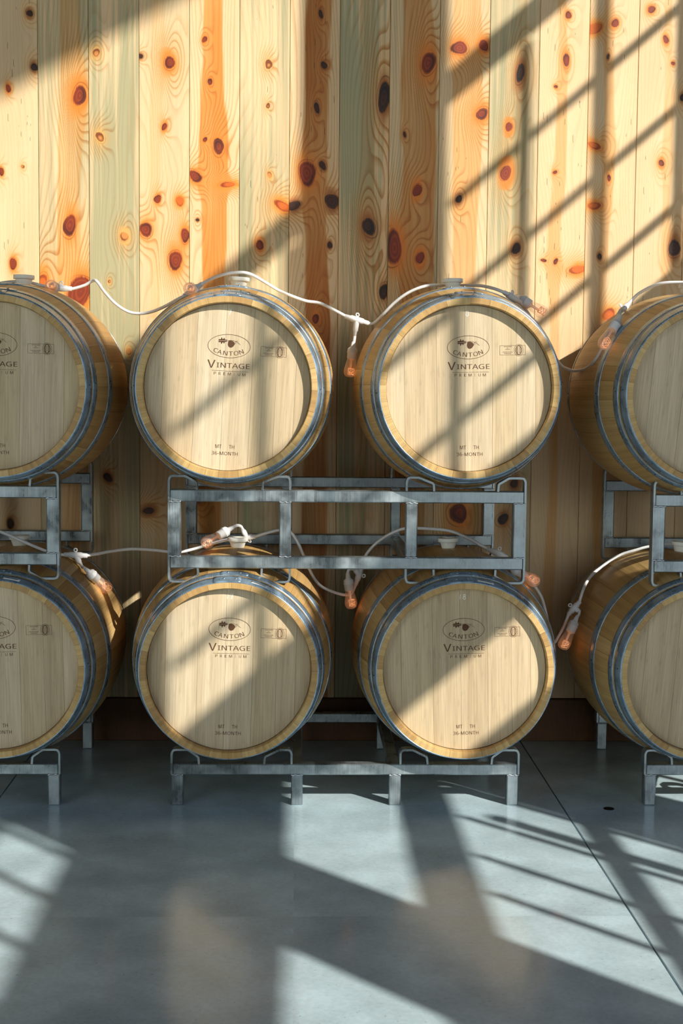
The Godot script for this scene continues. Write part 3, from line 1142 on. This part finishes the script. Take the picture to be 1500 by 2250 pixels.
func chalk_number(o: Node3D, digits: String):
	var st := begin()
	var z := HL - 0.0297
	var n := digits.length()
	for i in n:
		var c := Vector2((i - (n - 1) * 0.5) * 0.0130 - 0.004, 0.2270)
		var ch := digits[i]
		if ch == "1":
			stroke(st, PackedVector2Array([c + Vector2(0.0006, 0.0075), c + Vector2(-0.0006, -0.0075)]), z, 0.0019)
		elif ch == "7":
			stroke(st, PackedVector2Array([c + Vector2(-0.0045, 0.0065), c + Vector2(0.0040, 0.0075), c + Vector2(0.0012, -0.0005), c + Vector2(-0.0004, -0.0080)]), z, 0.0019)
		else:
			stroke(st, oval(c + Vector2(0.0004, 0.0040), 0.0029, 0.0034, 16), z, 0.0017)
			stroke(st, oval(c + Vector2(-0.0004, -0.0038), 0.0036, 0.0042, 16), z, 0.0017)
	var m := node("chalk_number", st.commit(), M.chalk, o)
	m.set_meta("label", "white chalk number " + digits)


func sticker(o: Node3D, deg: float):
	var hp := HL - 0.0115
	var st := begin(true)
	var a0 := deg_to_rad(90.0 - deg)
	var loop := PackedVector2Array([Vector2(radius(hp - 0.018) + 0.0025, hp - 0.018), Vector2(radius(hp - 0.004) + 0.0025, hp - 0.004), Vector2(radius(hp - 0.004) + 0.0015, hp - 0.004), Vector2(radius(hp - 0.018) + 0.0015, hp - 0.018)])
	sector(st, loop, a0 - 0.092, a0 + 0.092, 8)
	var s := node("sticker", done(st), M.sticker_paper, o)
	st = begin(true)
	for k in 13:
		var a := a0 + (k - 6) * 0.0105
		var l2 := PackedVector2Array([Vector2(radius(hp - 0.013) + 0.0028, hp - 0.013), Vector2(radius(hp - 0.0085) + 0.0028, hp - 0.0085), Vector2(radius(hp - 0.0085) + 0.002, hp - 0.0085), Vector2(radius(hp - 0.013) + 0.002, hp - 0.013)])
		sector(st, l2, a - 0.0035, a + 0.0030, 1)
	node("print", done(st), M.sticker_ink, s)


func build_barrels():
	# x, y, forward shift, roll (degrees), chalk, sticker, label
	var list := [
		[-0.2105, 1.3155, 0.0, -2.7, "7", 0.0, "upper oak wine barrel left of centre, with the chalk number 7"],
		[0.5235, 1.3190, 0.0, 1.2, "8", 0.0, "upper oak wine barrel right of centre, with the chalk number 8"],
		[-0.2035, 0.4500, 0.0, -1.3, "17", 18.0, "lower oak wine barrel left of centre, with the chalk number 17"],
		[0.5245, 0.4520, 0.0, 1.7, "18", 14.0, "lower oak wine barrel right of centre, with the chalk number 18"],
		[-0.9080, 1.3140, 0.0, -1.0, "", 0.0, "upper oak wine barrel cut off by the left edge, its head in shade"],
		[1.2670, 1.3050, 0.04, -5.0, "", 0.0, "upper oak wine barrel cut off by the right edge, its side with three hoops showing"],
		[-0.9160, 0.4520, 0.0, 1.4, "", 12.0, "lower oak wine barrel cut off by the left edge, with bluish hoops and sunlit flank"],
		[1.2810, 0.4450, 0.0, -4.5, "", 0.0, "lower oak wine barrel cut off by the right edge, in shade beside a glowing bulb"],
		[2.0050, 1.3050, 0.02, 2.0, "", 0.0, "upper oak wine barrel outside the frame, right of the cut-off upper right barrel"],
		[2.0150, 0.4450, 0.0, -1.0, "", 0.0, "lower oak wine barrel outside the frame, right of the cut-off lower right barrel"],
		[-1.6450, 1.3200, 0.0, 1.5, "", 0.0, "upper oak wine barrel outside the frame, left of the cut-off upper left barrel"],
		[-1.6450, 0.4500, 0.0, -2.0, "", 0.0, "lower oak wine barrel outside the frame, left of the cut-off lower left barrel"]]
	var proto := make_barrel("wine_barrel")
	for i in list.size():
		var e: Array = list[i]
		var o: Node3D = proto if i == 0 else again(proto, "wine_barrel")
		o.position = Vector3(e[0], e[1], 0.5 + e[2])
		o.rotation_degrees.z = e[3]
		tag(o, e[6], "barrel", "oak wine barrels on the racks")
		if i > 0:                                        # staves and head boards of another tone on every barrel
			for ch in o.get_children():
				if ch.name.begins_with("stave"):
					ch.material_override = M["stave_oak_%d" % rng.randi_range(0, 4)]
				elif ch.name.begins_with("head_board"):
					ch.material_override = M["head_oak_%d" % rng.randi_range(0, 4)]
	var all := []
	for ch in get_children():
		if ch.name.begins_with("wine_barrel"):
			all.append(ch)
	for i in all.size():
		if list[i][4] != "":
			chalk_number(all[i], list[i][4])
		if list[i][5] > 0.0:
			sticker(all[i], list[i][5])


# ------------------------------------------------------------------ string lights
func cable(parent: Node3D, pts: Array):
	var st := begin(true)
	tube(st, PackedVector3Array(pts), 0.0052, 10, 6)
	node("cable", done(st), M.white_plastic, parent)


# moulded T piece: body from a to b, stem towards c
func connector(parent: Node3D, a: Vector3, b: Vector3, c: Vector3, eye: Vector3):
	var st := begin(true)
	var m := (a + b) * 0.5
	var l := a.distance_to(b)
	var d := (b - a).normalized()
	lathe(st, PackedVector2Array([Vector2(0, 0), Vector2(0.0075, 0.0), Vector2(0.0082, l * 0.22), Vector2(0.0104, l * 0.24), Vector2(0.0108, l * 0.5), Vector2(0.0104, l * 0.76), Vector2(0.0082, l * 0.78), Vector2(0.0075, l), Vector2(0, l)]), 16, along(a, d))
	var s := (c - m)
	var sl := s.length()
	lathe(st, PackedVector2Array([Vector2(0.0098, 0.0), Vector2(0.0088, sl * 0.70), Vector2(0.0066, sl * 0.72), Vector2(0.0060, sl), Vector2(0, sl)]), 16, along(m, s))
	var cn := node("connector", done(st), M.white_plastic, parent)
	st = begin(true)
	var up := eye.normalized()
	var ring := PackedVector3Array()
	for k in 12:
		var t := TAU * k / 12.0
		ring.append(m + up * (0.017 + 0.0052 * cos(t)) + d * (0.0052 * sin(t)))
	tube(st, ring, 0.0022, 6, 2, true)
	node("eyelet", done(st), M.white_plastic, cn)


# a socket and bulb from the cable end `at` towards `tip`
func lamp(parent: Node3D, at: Vector3, tip: Vector3):
	var l := at.distance_to(tip)
	var d := (tip - at) / l
	var k := l / 0.120
	var xf := along(at, d)
	var st := begin(true)
	lathe(st, PackedVector2Array([Vector2(0, 0), Vector2(0.0058, 0.0), Vector2(0.0090, 0.017 * k), Vector2(0.0092, 0.018 * k), Vector2(0.0150, 0.0225 * k), Vector2(0.0168, 0.025 * k), Vector2(0.0170, 0.034 * k), Vector2(0.0182, 0.0345 * k), Vector2(0.0182, 0.0370 * k), Vector2(0.0166, 0.0375 * k), Vector2(0.0160, 0.057 * k), Vector2(0.0148, 0.0572 * k), Vector2(0.0, 0.0560 * k)]), 24, xf)
	node("socket", done(st), M.white_plastic, parent)
	st = begin(true)
	var g := 0.056 * k
	var q := 0.064 * k
	lathe(st, PackedVector2Array([Vector2(0.0140, g), Vector2(0.0150, g + q * 0.08), Vector2(0.0175, g + q * 0.32), Vector2(0.0206, g + q * 0.56), Vector2(0.0214, g + q * 0.68), Vector2(0.0205, g + q * 0.80), Vector2(0.0172, g + q * 0.905), Vector2(0.0115, g + q * 0.972), Vector2(0.0055, g + q * 0.996), Vector2(0.0, g + q)]), 28, xf)
	var bulb := node("bulb", done(st), M.bulb_glass, parent)
	st = begin(true)
	lathe(st, PackedVector2Array([Vector2(0.0135, g + 0.0005), Vector2(0.0100, g + q * 0.06), Vector2(0.0045, g + q * 0.12), Vector2(0.0034, g + q * 0.55), Vector2(0.0, g + q * 0.57)]), 16, xf)
	node("stem", done(st), M.bulb_stem, bulb)
	st = begin(true)
	var coil := PackedVector3Array()
	var turns := 46
	for i in turns:
		var t := float(i) / (turns - 1)
		var a := t * TAU * 5.3
		var rr := 0.0145 * (0.35 + 0.65 * absf(sin(t * TAU * 2.65)))
		coil.append(xf * Vector3(cos(a) * rr, g + q * (0.52 + 0.36 * (0.5 - 0.5 * cos(t * TAU * 3.3))), sin(a) * rr))
	tube(st, coil, 0.0012, 5, 4)
	node("filament", done(st), M.filament, bulb)
	var li := OmniLight3D.new()
	li.name = "glow"
	li.position = xf * Vector3(0, g + q * 0.7, 0)
	li.light_color = Color(1.0, 0.62, 0.34)
	li.light_energy = 0.00045
	li.light_size = 0.012
	li.omni_range = 12.0
	li.omni_attenuation = 2.0
	li.shadow_enabled = true
	bulb.add_child(li, true)


func build_strings():
	var s := base("string_light")
	tag(s, "white string of bulbs draped over the upper row of barrels", "string lights", "white bulb strings on the barrels")
	var up := Vector3.UP
	cable(s, [Vector3(-1.20, 1.560, 0.50), Vector3(-1.085, 1.617, 0.500), Vector3(-1.00, 1.650, 0.48), Vector3(-0.950, 1.662, 0.455), Vector3(-0.900, 1.660, 0.47), Vector3(-0.870, 1.654, 0.480), Vector3(-0.845, 1.648, 0.480), Vector3(-0.812, 1.641, 0.480)])
	connector(s, Vector3(-0.818, 1.641, 0.480), Vector3(-0.748, 1.639, 0.478), Vector3(-0.796, 1.639, 0.500), up)
	lamp(s, Vector3(-0.800, 1.640, 0.475), Vector3(-0.801, 1.641, 0.590))
	cable(s, [Vector3(-0.755, 1.639, 0.478), Vector3(-0.742, 1.640, 0.476), Vector3(-0.705, 1.651, 0.480), Vector3(-0.678, 1.665, 0.490), Vector3(-0.659, 1.660, 0.520), Vector3(-0.640, 1.631, 0.500), Vector3(-0.611, 1.597, 0.470), Vector3(-0.574, 1.571, 0.460), Vector3(-0.537, 1.561, 0.460), Vector3(-0.489, 1.565, 0.480), Vector3(-0.437, 1.579, 0.550), Vector3(-0.386, 1.595, 0.660), Vector3(-0.355, 1.607, 0.700)])
	connector(s, Vector3(-0.360, 1.605, 0.695), Vector3(-0.303, 1.645, 0.682), Vector3(-0.324, 1.621, 0.715), Vector3(-0.5, 0.8, 0))
	lamp(s, Vector3(-0.326, 1.621, 0.700), Vector3(-0.335, 1.620, 0.825))
	cable(s, [Vector3(-0.308, 1.642, 0.682), Vector3(-0.301, 1.647, 0.680), Vector3(-0.271, 1.671, 0.600), Vector3(-0.230, 1.690, 0.540), Vector3(-0.186, 1.697, 0.510), Vector3(-0.153, 1.691, 0.500), Vector3(-0.111, 1.668, 0.500), Vector3(-0.063, 1.640, 0.500), Vector3(-0.020, 1.621, 0.520), Vector3(0.028, 1.607, 0.490), Vector3(0.074, 1.601, 0.480), Vector3(0.117, 1.583, 0.460), Vector3(0.168, 1.557, 0.450)])
	connector(s, Vector3(0.160, 1.560, 0.450), Vector3(0.240, 1.537, 0.450), Vector3(0.193, 1.495, 0.450), Vector3(0.12, 1, 0))
	cable(s, [Vector3(0.194, 1.500, 0.450), Vector3(0.192, 1.482, 0.450), Vector3(0.190, 1.470, 0.450)])
	lamp(s, Vector3(0.190, 1.475, 0.450), Vector3(0.176, 1.356, 0.450))
	cable(s, [Vector3(0.234, 1.538, 0.45), Vector3(0.248, 1.536, 0.450), Vector3(0.264, 1.543, 0.460), Vector3(0.286, 1.566, 0.500), Vector3(0.323, 1.604, 0.522), Vector3(0.370, 1.637, 0.540), Vector3(0.427, 1.658, 0.540), Vector3(0.492, 1.668, 0.440), Vector3(0.547, 1.668, 0.440), Vector3(0.590, 1.656, 0.600), Vector3(0.628, 1.640, 0.690), Vector3(0.672, 1.620, 0.720)])
	connector(s, Vector3(0.660, 1.627, 0.700), Vector3(0.722, 1.600, 0.640), Vector3(0.726, 1.619, 0.600), up)
	lamp(s, Vector3(0.712, 1.625, 0.600), Vector3(0.810, 1.562, 0.620))
	cable(s, [Vector3(0.715, 1.602, 0.640), Vector3(0.745, 1.587, 0.580), Vector3(0.805, 1.545, 0.420), Vector3(0.840, 1.500, 0.420), Vector3(0.872, 1.440, 0.420), Vector3(0.895, 1.402, 0.450), Vector3(0.910, 1.390, 0.480), Vector3(0.930, 1.384, 0.510), Vector3(0.948, 1.390, 0.60), Vector3(0.955, 1.411, 0.690), Vector3(0.972, 1.446, 0.715), Vector3(0.989, 1.484, 0.695), Vector3(1.016, 1.527, 0.660), Vector3(1.052, 1.568, 0.605)])
	connector(s, Vector3(1.050, 1.566, 0.605), Vector3(1.108, 1.610, 0.500), Vector3(1.058, 1.585, 0.660), Vector3(-0.6, 0.6, 0.3))
	lamp(s, Vector3(1.032, 1.558, 0.720), Vector3(0.956, 1.4515, 0.800))
	cable(s, [Vector3(1.104, 1.607, 0.505), Vector3(1.121, 1.624, 0.495), Vector3(1.139, 1.643, 0.507), Vector3(1.168, 1.662, 0.550), Vector3(1.198, 1.672, 0.580), Vector3(1.252, 1.674, 0.600), Vector3(1.322, 1.668, 0.620), Vector3(1.45, 1.62, 0.60)])

	s = base("string_light")
	tag(s, "white string of bulbs draped along the lower row of barrels, behind the racks", "string lights", "white bulb strings on the barrels")
	cable(s, [Vector3(-1.12, 0.885, 0.62), Vector3(-1.052, 0.868, 0.620), Vector3(-0.964, 0.842, 0.620), Vector3(-0.894, 0.808, 0.600), Vector3(-0.815, 0.772, 0.580), Vector3(-0.766, 0.760, 0.565)])
	connector(s, Vector3(-0.768, 0.761, 0.560), Vector3(-0.690, 0.757, 0.555), Vector3(-0.711, 0.727, 0.560), up)
	cable(s, [Vector3(-0.713, 0.732, 0.560), Vector3(-0.702, 0.724, 0.590), Vector3(-0.691, 0.724, 0.618)])
	lamp(s, Vector3(-0.689, 0.722, 0.620), Vector3(-0.616, 0.640, 0.560))
	cable(s, [Vector3(-0.697, 0.757, 0.555), Vector3(-0.659, 0.761, 0.530), Vector3(-0.625, 0.765, 0.500), Vector3(-0.553, 0.771, 0.470), Vector3(-0.473, 0.766, 0.460), Vector3(-0.423, 0.758, 0.440), Vector3(-0.390, 0.756, 0.410), Vector3(-0.345, 0.765, 0.390), Vector3(-0.300, 0.778, 0.380), Vector3(-0.254, 0.792, 0.390), Vector3(-0.215, 0.802, 0.410), Vector3(-0.190, 0.808, 0.430)])
	connector(s, Vector3(-0.196, 0.806, 0.425), Vector3(-0.136, 0.815, 0.460), Vector3(-0.183, 0.842, 0.465), Vector3(0.4, -0.6, 0.4))
	cable(s, [Vector3(-0.181, 0.839, 0.465), Vector3(-0.186, 0.850, 0.475), Vector3(-0.199, 0.855, 0.490), Vector3(-0.215, 0.849, 0.515)])
	lamp(s, Vector3(-0.210, 0.851, 0.510), Vector3(-0.311, 0.794, 0.560))
	cable(s, [Vector3(-0.142, 0.814, 0.458), Vector3(-0.100, 0.827, 0.460), Vector3(-0.059, 0.837, 0.460), Vector3(-0.022, 0.834, 0.460), Vector3(0.003, 0.802, 0.460), Vector3(0.023, 0.760, 0.480), Vector3(0.043, 0.714, 0.480), Vector3(0.065, 0.671, 0.470), Vector3(0.088, 0.645, 0.460), Vector3(0.126, 0.626, 0.450), Vector3(0.168, 0.614, 0.440), Vector3(0.192, 0.619, 0.430), Vector3(0.207, 0.650, 0.430)])
	connector(s, Vector3(0.205, 0.647, 0.430), Vector3(0.229, 0.720, 0.430), Vector3(0.199, 0.704, 0.450), Vector3(1, -0.3, 0))
	cable(s, [Vector3(0.201, 0.702, 0.450), Vector3(0.188, 0.706, 0.460), Vector3(0.179, 0.701, 0.468), Vector3(0.176, 0.689, 0.470)])
	lamp(s, Vector3(0.176, 0.693, 0.470), Vector3(0.191, 0.570, 0.470))
	cable(s, [Vector3(0.227, 0.715, 0.430), Vector3(0.233, 0.735, 0.430), Vector3(0.245, 0.758, 0.430), Vector3(0.268, 0.787, 0.440), Vector3(0.302, 0.815, 0.450), Vector3(0.340, 0.836, 0.460), Vector3(0.374, 0.846, 0.460), Vector3(0.433, 0.846, 0.460), Vector3(0.496, 0.842, 0.460), Vector3(0.540, 0.833, 0.460), Vector3(0.595, 0.808, 0.440), Vector3(0.633, 0.787, 0.440), Vector3(0.662, 0.773, 0.450)])
	connector(s, Vector3(0.655, 0.776, 0.446), Vector3(0.718, 0.752, 0.490), Vector3(0.697, 0.745, 0.500), Vector3(0.4, 0.8, 0))
	cable(s, [Vector3(0.697, 0.746, 0.500), Vector3(0.690, 0.748, 0.580), Vector3(0.684, 0.749, 0.688)])
	lamp(s, Vector3(0.685, 0.748, 0.690), Vector3(0.799, 0.684, 0.640))
	cable(s, [Vector3(0.712, 0.755, 0.486), Vector3(0.757, 0.722, 0.517), Vector3(0.788, 0.682, 0.550), Vector3(0.807, 0.654, 0.560), Vector3(0.826, 0.622, 0.560), Vector3(0.845, 0.565, 0.540), Vector3(0.861, 0.500, 0.525), Vector3(0.870, 0.472, 0.520), Vector3(0.881, 0.468, 0.520), Vector3(0.892, 0.492, 0.530), Vector3(0.908, 0.529, 0.540), Vector3(0.921, 0.575, 0.550)])
	connector(s, Vector3(0.917, 0.565, 0.550), Vector3(0.957, 0.612, 0.550), Vector3(0.955, 0.578, 0.562), Vector3(-0.7, 0.5, 0))
	cable(s, [Vector3(0.953, 0.580, 0.561), Vector3(0.951, 0.572, 0.567), Vector3(0.943, 0.560, 0.575)])
	lamp(s, Vector3(0.944, 0.566, 0.575), Vector3(0.889, 0.457, 0.600))
	cable(s, [Vector3(0.954, 0.608, 0.550), Vector3(0.967, 0.645, 0.540), Vector3(0.992, 0.668, 0.480), Vector3(1.024, 0.690, 0.430), Vector3(1.055, 0.710, 0.410), Vector3(1.090, 0.734, 0.400), Vector3(1.127, 0.754, 0.400), Vector3(1.168, 0.770, 0.417), Vector3(1.215, 0.785, 0.430), Vector3(1.300, 0.793, 0.420), Vector3(1.42, 0.775, 0.43)])
